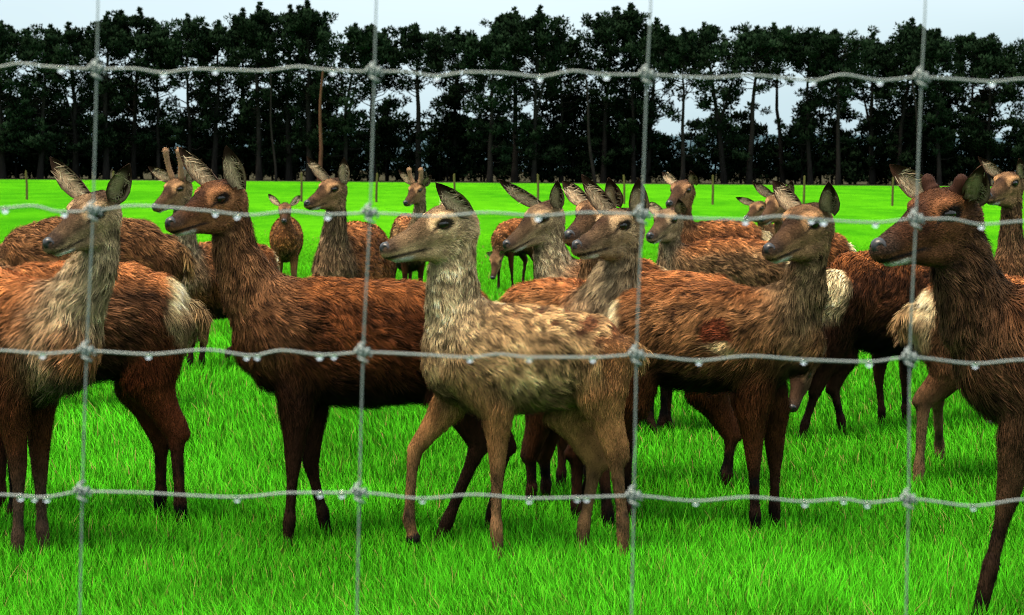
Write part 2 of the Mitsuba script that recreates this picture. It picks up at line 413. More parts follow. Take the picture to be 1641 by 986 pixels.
def surface_nets(Fd, o, h):
    s = Fd < 0
    n = np.array(Fd.shape) - 1
    tot = sum(s[c[0]:c[0] + n[0], c[1]:c[1] + n[1], c[2]:c[2] + n[2]].astype(np.int8) for c in CORN)
    cells = np.argwhere((tot > 0) & (tot < 8))
    idx = -np.ones(n, np.int64)
    idx[tuple(cells.T)] = np.arange(len(cells))
    vals = [Fd[tuple((cells + c).T)] for c in CORN]
    pos, cnt = np.zeros((len(cells), 3)), np.zeros(len(cells))
    for i, j in EDGES:
        fa, fb = vals[i], vals[j]
        x = (fa < 0) != (fb < 0)
        t = np.where(x, fa / np.where(x, fa - fb, 1), 0)
        pos += x[:, None] * (CORN[i] + (CORN[j] - CORN[i]) * t[:, None]); cnt += x
    v = (cells + pos / cnt[:, None]) * h + o
    quads = []
    for ax in range(3):
        b, c = (ax + 1) % 3, (ax + 2) % 3
        sl0, sl1 = [slice(None)] * 3, [slice(None)] * 3
        sl0[ax], sl1[ax] = slice(0, -1), slice(1, None)
        A, B = s[tuple(sl0)], s[tuple(sl1)]
        e = np.argwhere(A != B)
        e = e[(e[:, b] > 0) & (e[:, c] > 0) & (e[:, b] < n[b]) & (e[:, c] < n[c])]
        inside = A[tuple(e.T)]
        db, dc = np.eye(3, dtype=int)[b], np.eye(3, dtype=int)[c]
        q = np.stack([idx[tuple((e - db - dc).T)], idx[tuple((e - dc).T)], idx[tuple(e.T)], idx[tuple((e - db).T)]], 1)
        quads.append(np.where(inside[:, None], q, q[:, ::-1]))
    q = np.vstack(quads)
    return v, np.vstack([q[:, [0, 1, 2]], q[:, [0, 2, 3]]])


def mesh_chains(chains, h):
    """One continuous skin over all the chains (each: stations, blend radius)."""
    lo = np.min([(c[0][0] - np.maximum(c[0][1], c[0][2])[:, None]).min(0) for c in chains], 0) - 3 * h
    hi = np.max([(c[0][0] + np.maximum(c[0][1], c[0][2])[:, None]).max(0) for c in chains], 0) + 3 * h
    n = np.ceil((hi - lo) / h).astype(int) + 1
    D = np.full(n, 1.0, np.float32)
    ax = [(lo[k] + np.arange(n[k]) * h).astype(np.float32) for k in range(3)]
    for ch, k in chains:
        C, W, Hh, up = ch
        R = np.maximum(W, Hh)[:, None]
        a = np.clip(((C - R).min(0) - k - 2 * h - lo) / h, 0, n - 1).astype(int)
        b = np.clip(((C + R).max(0) + k + 2 * h - lo) / h + 1, 1, n).astype(int)
        P = np.meshgrid(*[ax[i][a[i]:b[i]] for i in range(3)], indexing='ij', sparse=True)
        d, _ = chain_dist(P, ch)
        sl = tuple(slice(a[i], b[i]) for i in range(3))
        old = D[sl]
        m = np.maximum(k - np.abs(old - d), 0) / k
        D[sl] = np.minimum(old, d) - m * m * k * 0.25
    return surface_nets(D, lo, h)


def taubin(v, f, times):
    e = np.unique(np.sort(np.vstack([f[:, [0, 1]], f[:, [1, 2]], f[:, [2, 0]]]), axis=1), axis=0)
    A = csr_matrix((np.ones(2 * len(e)), (np.r_[e[:, 0], e[:, 1]], np.r_[e[:, 1], e[:, 0]])), shape=(len(v), len(v)))
    k = np.asarray(A.sum(1))
    for _ in range(times):
        for w in (.5, -.52):
            v = v + w * (A @ v / k - v)
    return v


CREAM = np.array([0.80, 0.62, 0.34])


def tufts(p, n, flow, L, w, col, lift, r):
    """Locks of hair: narrow tapered ribbons that leave the skin and lie along the flow."""
    m = len(p)
    side = np.cross(n, flow); side /= np.linalg.norm(side, axis=1, keepdims=True) + 1e-9
    up = lift[:, None]
    mid = p + flow * (L * 0.5)[:, None] + n * (L[:, None] * up * 0.55)
    tip = p + flow * L[:, None] + n * (L[:, None] * up * 0.62) + np.array([0, 0, -0.10]) * L[:, None]
    b = p - n * 0.003
    s = side * (w / 2)[:, None]
    v = np.stack([b - s, b + s, mid + s * 0.8, mid - s * 0.8, tip], 1).reshape(-1, 3)
    k = np.arange(m)[:, None] * 5
    f = np.concatenate([k + [0, 1, 2], k + [0, 2, 3], k + [3, 2, 4]], 0)
    nn = n + 0.45 * flow * lift[:, None] + r.normal(0, 0.16, (m, 3)) + side * r.normal(0, 0.3, m)[:, None]
    nn /= np.linalg.norm(nn, axis=1, keepdims=True)
    c = np.stack([col * 0.22, col * 0.22, col * .9, col * .9, col * 1.8], 1).reshape(-1, 3)  # shade at the roots and light on the tips painted into each lock
    return v, f, np.repeat(nn, 5, axis=0), np.clip(c, 0, .8)


def ear_mesh(base, tip, face, W, r, brown, pale):
    dirv = tip - base; L = np.linalg.norm(dirv); dirv = dirv / L
    face = unit(face - dirv * (face @ dirv)); side = np.cross(dirv, face)
    nu, nv = 15, 9
    u = np.linspace(0, 1, nu); vv = np.linspace(-1, 1, nv)
    wid = W * np.interp(u, [0, .12, .3, .5, .7, .85, .95, 1], [.40, .62, .92, 1.0, .82, .5, .24, .03])
    U, V = np.meshgrid(u, vv, indexing='ij')
    Wd = np.interp(U, u, wid)
    curl = np.interp(U, [0, .3, 1], [1.5, 1.1, .6])
    base_pt = base + dirv * (U * L)[..., None] - face * (0.16 * L * U ** 2)[..., None] * 0.4
    inner = base_pt + side * (Wd * np.sin(V * 1.15) / 0.91)[..., None] + face * (Wd * curl * (V ** 2) * 0.75)[..., None]
    outer = inner - face * (0.006 * (1 - V ** 2) + 0.0015)[..., None]
    vi, vo = inner.reshape(-1, 3), outer.reshape(-1, 3)
    i, j = np.meshgrid(np.arange(nu - 1), np.arange(nv - 1), indexing='ij')
    q = np.stack([i * nv + j, i * nv + j + 1, (i + 1) * nv + j + 1, (i + 1) * nv + j], -1).reshape(-1, 4)
    m = nu * nv
    rim = []
    for j0 in (0, nv - 1):
        a = np.arange(nu - 1) * nv + j0
        rim.append(np.stack([a, a + nv, a + nv + m, a + m], 1))
    f = np.vstack([q, q[:, ::-1] + m] + rim)
    edge = np.clip((np.abs(V) - .55) / .45, 0, 1)[..., None]
    tipd = np.clip((U - .55) / .25, 0, 1)[..., None]
    streak = (0.5 + 0.5 * np.sin(V * 9 + U * 3))[..., None] * 0.4
    band = (np.clip((V + .82) / .15, 0, 1) * np.clip((.22 - V) / .25, 0, 1))[..., None] + (np.clip((V - .5) / .12, 0, 1) * np.clip((.85 - V) / .12, 0, 1))[..., None] * .6
    dk = 1 - np.clip(band * (1 - tipd), 0, 1)
    ci = pale * (1.1 - streak * .6) * (1 - dk) + brown * 0.28 * dk
    co = brown * (1.0 - 0.35 * tipd) + 0 * V[..., None]
    c = np.vstack([ci.reshape(-1, 3), co.reshape(-1, 3)])
    v = np.vstack([vi, vo])
    # hair inside the ear and along its rim
    k = 150
    uu, v2 = r.uniform(.0, .72, k) ** 1.15, r.choice([-1, -1, 1], k) * r.uniform(.25, .92, k)
    wd = np.interp(uu, u, wid); cu = np.interp(uu, [0, .3, 1], [1.5, 1.1, .6])
    p = base + dirv * (uu * L)[:, None] - face * (0.064 * L * uu ** 2)[:, None] + side * (wd * np.sin(v2 * 1.15) / .91)[:, None] + face * (wd * cu * v2 ** 2 * .75)[:, None]
    fl = -side * (v2 * 0.8)[:, None] + dirv * 0.8 + r.normal(0, .25, (k, 3)); fl /= np.linalg.norm(fl, axis=1, keepdims=True)
    hair = (p, np.tile(face, (k, 1)), fl, L * r.uniform(.10, .26, k), L * r.uniform(.008, .015, k), pale * r.uniform(.6, 1.4, k)[:, None], r.uniform(.1, .5, k))
    return (v, f), c, hair


def deer(spec):
    r = np.random.default_rng(spec['seed'])
    d, s = spec['d'], spec.get('s', 1.0)
    mpp = d / F_PX
    vox = float(np.clip(d * 0.00105, 0.0085, 0.022))
    tone = spec.get('tone', {})
    key = thing('deer', spec['label'], 'deer', 'herd of red deer')
    # --- torso
    st = spec['torso']                              # rump first: px, top, bottom, depth offset, half width
    C = np.array([at(a[0], (a[1] + a[2]) / 2, d + a[3]) for a in st])
    Hh = np.array([(a[2] - a[1]) / 2 * (d + a[3]) / F_PX for a in st]) - .010
    W = np.array([a[4] * s for a in st])
    Z = np.array([0, 0, 1.0])
    fwd = unit((C[-1] - C[0]) * [1, 1, 0]); lat = np.cross(Z, fwd)   # lat points to the animal's left
    torso = (C, W, Hh, Z)
    chains, reg = [(torso, .06)], ['torso']
    # --- neck and head
    nk = [(at(a[0], a[1], d + a[3]), a[2] * (d + a[3]) / F_PX - .012) for a in spec['neck']]
    (hp, hm) = spec['head']
    poll = at(hp[0], hp[1], d + hp[2])
    Lh = 0.39 * s * spec.get('headk', 1)
    mz = at(hm[0], hm[1], poll[1])
    flat = np.linalg.norm(mz - poll)
    if flat < Lh:
        sign = hm[2] if len(hm) > 2 else -1
        mz = at(hm[0], hm[1], poll[1] + sign * math.sqrt(Lh ** 2 - flat ** 2))
    hf = unit(mz - poll); Lh = np.linalg.norm(mz - poll)
    hup0 = Z if abs(hf[2]) < 0.85 else unit(fwd + 0.2 * Z)
    hl = unit(np.cross(hup0, hf)); hu = np.cross(hf, hl)
    k = Lh / 0.36

    def H(x, y, z):
        return poll + (hf * x + hl * y + hu * z) * k

    nC = np.array([p for p, _ in nk] + [H(0.005, 0, -0.03)])
    nR = np.array([q for _, q in nk] + [0.068 * k])
    chains.append(((nC, nR * 0.82, nR, unit(fwd + 0.01)), .075)); reg.append('neck')
    head = (np.array([H(-.01, 0, .0), H(.07, 0, .004), H(.14, 0, -.008), H(.21, 0, -.020), H(.28, 0, -.031), H(.322, 0, -.038)]),
            np.array([.066, .073, .056, .040, .036, .033]) * k, np.array([.080, .086, .071, .051, .041, .034]) * k, hu)
    chains.append((head, .03)); reg.append('head')
    jaw = (np.array([H(.02, 0, -.072), H(.10, 0, -.085), H(.20, 0, -.074), H(.295, 0, -.070)]), np.array([.048, .048, .031, .022]) * k, np.array([.050, .044, .027, .018]) * k, hu)
    chains.append((jaw, .022)); reg.append('head')
    for sg in (1, -1):
        brow = (np.array([H(.065, sg * .052, .050), H(.105, sg * .056, .045)]), np.array([.026, .02]) * k, np.array([.024, .018]) * k, hu)
        chains.append((brow, .03)); reg.append('head')
    # --- legs
    sh = C[-2] * .62 + C[-1] * .38 if 'shoulder' not in spec else at(*spec['shoulder'][:2], d + spec['shoulder'][2])
    hi = C[0] * .35 + C[1] * .65
    rr = s * spec.get('legr', 1.0)
    legs = spec.get('legs', {})
    for nm, root, sg in (('fn', sh, -1), ('ff', sh, 1), ('hn', hi, -1), ('hf', hi, 1)):
        # n = the side that is nearer to the camera
        off = lat * (0.095 * s) * (sg if lat[1] > 0 else -sg)
        if abs(lat[1]) < 0.3: off = lat * 0.095 * s * sg
        front = nm[0] == 'f'
        spec_leg = legs.get(nm)
        dd = d + (root[1] + off[1] - d)
        if spec_leg is not None:
            ex = spec_leg[4] if len(spec_leg) > 4 else 0
            j1, j2 = at(*spec_leg[0], dd + ex * .3), at(*spec_leg[1], dd + ex * .7)
            a3, a4 = spec_leg[2], spec_leg[3]
            j4 = at(a4[0], a4[1] if a4[1] else 700, dd + ex)
            if not a4[1]: j4[2] = 0.01
            j3 = at(a3[0], a3[1], dd + ex) if a3[1] else None
            if j3 is None:
                j3 = at(a3[0], 700, dd + ex); j3[2] = 0.115 * s
        else:
            jit = r.normal(0, .04, 2)
            if front:
                g = root + off
                j1 = np.array([g[0], g[1], 0.62 * s]); j2 = j1 + fwd * (.02 + jit[0]); j2[2] = 0.37 * s
                j3 = j2 + fwd * (-.01 + jit[1]); j3[2] = .11 * s; j4 = j3 + fwd * .04; j4[2] = .01
            else:
                g = root + off
                j1 = g + fwd * .10 * s; j1[2] = .66 * s; j2 = j1 - fwd * (.19 * s + jit[0]); j2[2] = .43 * s
                j3 = j2 + fwd * (.02 + jit[1]); j3[2] = .12 * s; j4 = j3 + fwd * .045; j4[2] = .01
        if front:
            top = root + off * 0.95; top = np.array([top[0], top[1], max(top[2], j1[2] + .08)])
            hd = (j2 - j1)
            pts = [top, j1, j1 * .5 + j2 * .5, j2 - (j2 - j1) * .06, j2 * .72 + j3 * .28, j3 * .8 + j2 * .2, j3, j3 * .35 + j4 * .65, j4]
            ra = np.array([.110, .070, .047, .034, .0225, .020, .027, .022, .030]) * rr
            la = np.array([.060, .052, .041, .032, .0225, .020, .026, .023, .028]) * rr
        else:
            top = root + off * 0.75
            bulge = (j1 * .55 + j2 * .45)
            pts = [top, j1, bulge, j2, j2 * .72 + j3 * .28, j3 * .8 + j2 * .2, j3, j3 * .35 + j4 * .65, j4]
            ra = np.array([.160, .112, .068, .042, .026, .0215, .028, .023, .031]) * rr
            la = np.array([.078, .066, .047, .032, .024, .0215, .027, .024, .028]) * rr
        chains.append(((np.array(pts), la, ra, fwd), .035)); reg.append('front' if front else 'hind')
        if not front:   # the point of the hock and the tendon that runs up from it
            up_ = unit(j1 - j2); bk = unit(-fwd - up_ * (-fwd @ up_))
            heel = (np.array([j2 + bk * .034 * rr - up_ * .02, j2 + bk * .040 * rr + up_ * .035, j2 + bk * .034 * rr + up_ * .13]), np.array([.018, .021, .014]) * rr, np.array([.020, .022, .016]) * rr, fwd)
            chains.append((heel, .03)); reg.append('heel')
    tail = (np.array([C[0] - fwd * (.8 * W[0]) + Z * Hh[0] * .45, C[0] - fwd * (W[0] + .03) + Z * Hh[0] * .1, C[0] - fwd * (W[0] + .035) - Z * Hh[0] * .3]), np.array([.035, .032, .018]) * s, np.array([.03, .028, .015]) * s, fwd)
    chains.append((tail, .02)); reg.append('tail')
    v, f = mesh_chains(chains, vox)
    v = taubin(v, f, 5)
    _, _, n = meshkit.arrays((v, f), True)
    # --- which part of the body a point of the skin belongs to
    P = [v[:, i] for i in range(3)]
    ds, ps = zip(*[chain_dist(P, c) for c, _ in chains])
    ds, ps = np.array(ds), np.array(ps)
    nms = sorted(set(reg))
    grp = np.array([ds[[i for i, q in enumerate(reg) if q == g]].min(0) for g in nms])
    wt = np.exp(-(grp - grp.min(0)) / .02); wt /= wt.sum(0)
    wg = {g: wt[i] for i, g in enumerate(nms)}
    li = [i for i, q in enumerate(reg) if q in ('front', 'hind')]
    wg['hind'] = wg['hind'] + wg['heel']
    leg_par = np.take_along_axis(ps[li], ds[li].argmin(0)[None], 0)[0]
    # --- coat colours, with lit backs and shaded bellies painted in
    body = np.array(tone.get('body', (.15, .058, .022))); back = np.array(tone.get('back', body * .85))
    neck = np.array(tone.get('neck', (.17, .105, .058))); belly_shade = np.array(tone.get('belly_shade', body * .3))
    hc = np.array(tone.get('head', (.20, .125, .068))); leg = np.array(tone.get('leg', body * .6)); shank = np.array(tone.get('shank', (.045, .022, .012)))
    nz = meshkit.fbm(v * 5.0 + spec['seed'], 3, 2)[:, None]
    nz2 = meshkit.fbm(v * np.array([16, 16, 11.0]) + spec['seed'], 3, 6)[:, None]
    tcol = body * (.72 + .55 * nz)
    mot = np.clip((meshkit.fbm(v * np.array([8, 8, 9.0]) + spec['seed'] * 3, 3, 12)[:, None] - .42) / .25, 0, 1)
    tcol = tcol * (.62 + .62 * mot)
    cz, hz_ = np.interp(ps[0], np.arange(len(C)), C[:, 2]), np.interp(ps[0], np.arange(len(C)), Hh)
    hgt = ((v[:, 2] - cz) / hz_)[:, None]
    tcol = tcol + (back - tcol) * np.clip((hgt - .55) / .4, 0, 1)  # light from above painted along the spine
    tcol = tcol + (belly_shade - tcol) * np.clip((-.25 - hgt + .5 * (nz - .5)) / .5, 0, 1)  # shade of the underside painted into the coat
    rump = C[0] - fwd * (W[0] * .8) + Z * Hh[0] * .35
    q = (v - rump)
    rad = np.sqrt((q @ fwd / .13) ** 2 + (q @ lat / .16) ** 2 + (q[:, 2] / .20) ** 2)[:, None] / s + .35 * (nz2 - .5)
    if spec.get('rump', 1):
        tcol = tcol + (np.array(tone.get('rump', CREAM)) - tcol) * np.clip((1.08 - rad) / .22, 0, 1)
    bare = np.zeros(len(v))
    if 'patch' in spec:                      # bare moulted patches
        for a in spec['patch']:
            c = at(a[0], a[1], d - .15)
            rad2 = np.sqrt(((v[:, 0] - c[0]) / (a[2] * mpp)) ** 2 + ((v[:, 2] - c[2]) / (a[3] * mpp)) ** 2)[:, None] + .9 * (nz2 - .5)
            pm = np.clip((1.1 - rad2) / .2, 0, 1)
            bare = np.maximum(bare, pm[:, 0])
            tcol = tcol + (np.array(a[4]) - tcol) * pm
    front_of_neck = np.clip(((v - nC[0]) @ unit(hf * [1, 1, 0])) / .10 * .5 + .5, 0, 1)[:, None]
    ncol = neck * (.7 + .6 * nz) * (.8 + .35 * front_of_neck)
    lp = leg_par[:, None]
    lcol = leg * (.4 + 1.2 * nz2) + (shank * (.5 + nz2) - leg * (.75 + .5 * nz)) * np.clip((lp - 2.2) / 2.2, 0, 1)
    lcol = np.where(lp > 7.35, np.array([.012, .010, .009]), lcol)
    hq = (v - poll) / k
    hx_, hy_, hz2 = (hq @ hf)[:, None], (hq @ hl)[:, None], (hq @ hu)[:, None]
    axis_z = np.interp(hx_, [-.01, .07, .14, .21, .28, .32], [.0, .004, -.008, -.02, -.031, -.038])
    topness = np.clip((hz2 - axis_z - .034) / .03, 0, 1)
    cheek = np.clip((.17 - hx_) / .10, 0, 1) * np.clip((-.01 - hz2) / .03, 0, 1)
    hcol = hc * (.40 + 1.15 * nz2) * (1 + .25 * cheek)
    facec = np.array(tone.get('face', (.048, .024, .013))) * (.35 + 1.1 * nz2)
    hcol = hcol + (facec - hcol) * topness * (.55 + .45 * np.clip((np.abs(hx_ - .10) - .03) / .03, 0, 1))
    bridge = np.clip((hx_ - .12) / .06, 0, 1) * np.clip((hz2 - axis_z + .012) / .02, 0, 1)
    hcol = hcol + (facec * .75 - hcol) * bridge * .75
    hcol = hcol + (np.array([.035, .022, .016]) - hcol) * np.clip((hx_ - .27) / .04, 0, 1) * np.clip((hz2 + .056) / .012, 0, 1) * .8
    pale_lip = np.clip((hx_ - .20) / .03, 0, 1) * np.clip(1 - np.abs(hz2 + .050) / .009, 0, 1)
    hcol = hcol + (hc * 1.5 - hcol) * pale_lip * .6
    chin = np.clip((hx_ - .225) / .03, 0, 1) * np.clip((-.071 - hz2) / .006, 0, 1)
    hcol = hcol + (np.array([.50, .48, .42]) - hcol) * chin
    lip = np.clip((hx_ - .15) / .04, 0, 1) * np.clip(1.25 - np.abs(hz2 + .062) / .007, 0, 1)
    hcol = hcol + (np.array([.006, .006, .007]) - hcol) * lip
    throat = np.clip((-.108 - hz2) / .02, 0, 1) * np.clip((.20 - hx_) / .05, 0, 1)
    hcol = hcol + (np.array([.04, .03, .022]) - hcol) * throat * .6
    ey = np.sqrt(((hx_ - .098) / .036) ** 2 + ((hz2 - .024) / .026) ** 2)
    ring = np.clip((1.9 - ey) / .35, 0, 1) * np.clip((hz2 - .0) / .01 + 1, .35, 1)
    hcol = hcol + (hc * 2.0 - hcol) * ring * .7
    hcol = hcol + (np.array([.010, .007, .006]) - hcol) * np.clip((1.05 - ey) / .2, 0, 1)
    tear = np.sqrt(((hx_ - .138) / .022) ** 2 + ((hz2 - .008 + (hx_ - .138) * .5) / .007) ** 2)
    hcol = hcol + (np.array([.015, .010, .008]) - hcol) * np.clip((1.2 - tear) / .4, 0, 1)
    tailc = np.array(tone.get('tail', (.28, .15, .06))) * (.7 + .6 * nz)
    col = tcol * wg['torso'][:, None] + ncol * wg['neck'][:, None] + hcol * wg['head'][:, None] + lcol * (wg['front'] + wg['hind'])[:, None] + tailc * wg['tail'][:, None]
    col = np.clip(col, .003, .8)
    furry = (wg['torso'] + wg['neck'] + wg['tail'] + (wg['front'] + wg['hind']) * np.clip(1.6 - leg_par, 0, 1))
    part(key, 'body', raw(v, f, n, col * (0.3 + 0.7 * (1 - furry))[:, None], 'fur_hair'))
    # --- fur
    vol = np.linalg.norm(np.cross(v[f[:, 1]] - v[f[:, 0]], v[f[:, 2]] - v[f[:, 0]]), axis=1) / 2
    lod = float(np.clip(d / 8.5, 1, 3))
    long_ = wg['torso'] + wg['neck'] + wg['tail']
    fv = f[:, 0]
    dens = 32000 / lod ** 2 * (1 + 1.6 * wg['head'][fv] + .3 * (wg['front'] + wg['hind'])[fv])
    cnt = r.poisson(vol * dens)
    fi = np.repeat(np.arange(len(f)), cnt)
    b = r.random((len(fi), 2)); fl = b.sum(1) > 1; b[fl] = 1 - b[fl]
    bw = np.stack([1 - b.sum(1), b[:, 0], b[:, 1]], 1)
    p = (v[f[fi]] * bw[:, :, None]).sum(1)
    vi = f[fi, bw.argmax(1)]
    nn = n[vi]; cc = (col[f[fi]] * bw[:, :, None]).sum(1)
    nax = unit(nC[0] - nC[-1])
    flow = (wg['torso'][vi, None] * (-fwd * 1.0 - Z * .55) + wg['neck'][vi, None] * (nax * 1.0) + wg['head'][vi, None] * (-hf) +
            (wg['front'] + wg['hind'])[vi, None] * (-Z) + wg['tail'][vi, None] * (-Z))
    sw = (meshkit.noise(p * 7 + spec['seed'], 1) - .5)
    sw2 = (meshkit.noise(p * 19, 4) - .5)
    flow = flow + np.cross(nn, flow) * (1.5 * sw + 1.1 * sw2)[:, None] + r.normal(0, .16, flow.shape)
    flow -= nn * (flow * nn).sum(1)[:, None]
    flow /= np.linalg.norm(flow, axis=1, keepdims=True) + 1e-9
    lw = long_[vi]
    ll = (.010 + ((.034 + .05 * np.clip(-hgt[vi, 0] - .55, 0, .5)) * wg['torso'][vi] + .029 * wg['neck'][vi] + .05 * wg['tail'][vi] + .016 * (wg['front'] + wg['hind'])[vi] * np.clip(2.3 - leg_par[vi], .1, 1.6)))
    shag = spec.get('shag', 1.0)
    ll = ll * s * (.6 + .8 * r.random(len(p))) * np.where(lw > .5, shag, 1) * (.75 + .5 * meshkit.noise(p * 9, 3)) * (1 - .6 * bare[vi])
    ww = (.0022 + .0018 * lw) * lod * (.6 + .8 * r.random(len(p)))
    clump = .16 + 2.05 * meshkit.noise(p * np.array([46, 46, 44.0]), 2) ** 1.7 + .25 * (r.random(len(p)) - .5)
    mult = np.where(lw > .5, clump * r.uniform(.75, 1.35, len(p)), (.45 + 1.0 * meshkit.noise(p * np.array([60, 60, 30.0]), 13)) * r.uniform(.6, 1.5, len(p)))
    lift = np.where(lw > .5, .16 + .36 * r.random(len(p)) ** 2, .25 + .2 * r.random(len(p)))
    sets = [(p, nn, flow, ll, ww, cc * mult[:, None], lift)]
    # --- ears
    brown = np.array(tone.get('ear', (.060, .030, .017))); pale = np.array(tone.get('ear_in', (.52, .38, .24)))
    for i, sg in enumerate((1, -1)):
        base = H(-.022, sg * .062, .046)
        L = .205 * s * spec.get('earlen', 1)
        want = spec.get('ears', [None, None])
        # order in the spec: left one in the picture first
        order = 0 if (hl * sg) @ RIGHT < 0 else 1
        e = want[order] if want else None
        if e is not None:
            tip = at(e[0], e[1], base[1]); dd2 = np.linalg.norm(tip - base)
            depth = math.sqrt(max(L * L - dd2 * dd2, 0))
            sgn = np.sign((hl * sg - hf * .3)[1]) or 1
            tip = at(e[0], e[1], base[1] + sgn * depth * .8)
        else:
            tip = base + unit(hl * sg * .75 + hu * .85 - hf * .25) * L
        face = unit(hf * .5 + hl * sg * .30 + unit(CAM - base) * np.array([1, 1, 0]) * .8)
        (ev, ef), ec, hair = ear_mesh(base - unit(tip - base) * .012, tip, face, .045 * s * spec.get('earlen', 1), r, brown, pale)
        _, ff, en = meshkit.arrays((ev, ef), True)
        part(key, 'ear', raw(ev, ff, en, ec, 'fur_hair'))
        sets.append(hair)
    # --- eyes and nose
    for sg in (1, -1):
        hs = [c for (c, _), g in zip(chains, reg) if g == 'head']
        ys_ = np.linspace(.02, .11, 60)
        pts = H(.098, 0, .024) + np.outer(ys_ * k * sg, hl)
        dd3 = np.min([chain_dist([pts[:, i] for i in range(3)], c)[0] for c in hs], 0)
        y = ys_[np.argmax(dd3 > 0)] if (dd3 > 0).any() else .07
        e = trimesh.creation.icosphere(3, 1.0)
        ev = e.vertices * np.array([.0235, .0135, .0185]) * k
        ev = H(.098, sg * (y - .001), .024) + ev[:, :1] * hf + ev[:, 1:2] * hl + ev[:, 2:] * hu
        part(key, 'eye', mikit.ply((ev, e.faces), 'eye_gloss', smooth=True))
    e = trimesh.creation.icosphere(3, 1.0)
    ev = np.array(e.vertices)
    ev = ev * np.array([.024, .030, .025]) * k * (1 + .06 * np.cos(3 * ev[:, 1:2]))
    for sg in (1, -1):
        qn = np.linalg.norm(ev / k - np.array([.018, sg * .020, .004]), axis=1)
        ev[:, 0] -= .010 * k * np.exp(-(qn / .008) ** 2)
    ev = H(.331, 0, -.027) + ev[:, :1] * hf + ev[:, 1:2] * hl + ev[:, 2:] * hu
    part(key, 'nose', mikit.ply((ev, e.faces), 'nose_skin', smooth=True))
    for a in spec.get('antlers', []):                 # velvet antlers: side (+1 its left), length, radius, outward lean
        sg, Lr, R, lean = a
        p0 = H(.035, sg * .040, .072)
        axd = unit(hu + hl * sg * lean - hf * .12)
        ts = np.r_[np.linspace(0, .7, 9), np.linspace(.74, 1, 9)]
        pts = p0 + np.outer(ts * Lr, axd) + np.outer(np.sin(ts * 2.6) * .018, hl * sg)
        t0 = 1 - R * 1.1 / Lr
        rad = R * np.interp(ts, [0, .12, .25, .6, 1], [.95, 1.12, .95, .92, 1.12]) * np.sqrt(np.clip(1 - np.clip((ts - t0) / (1 - t0), 0, .97) ** 2, 0, 1))
        av, af = tube(pts, rad, 14)
        _, _, an = meshkit.arrays((av, af), True)
        vc = np.array(tone.get('antler', (.26, .155, .085))) * (.75 + .5 * meshkit.fbm(av * 40, 2, 3)[:, None])
        part(key, 'antler', raw(av, af, an, vc, 'fur_hair'))
        kf = r.integers(0, len(av), 500)
        fl2 = unit(axd) + r.normal(0, .4, (500, 3)); fl2 /= np.linalg.norm(fl2, axis=1, keepdims=True)
        sets.append((av[kf], an[kf], fl2, r.uniform(.4, 1, 500) * min(.012, Lr * .05), np.full(500, .0025 * lod), vc[kf] * r.uniform(.6, 1.1, 500)[:, None], r.uniform(.5, 1, 500)))
    P_, N_, F_, L_, W_, C_, U_ = (np.concatenate(x) for x in zip(*sets))
    part(key, 'fur', raw(*tufts(P_, N_, F_, L_, W_, C_, U_, r), 'fur_hair'), kind='stuff')


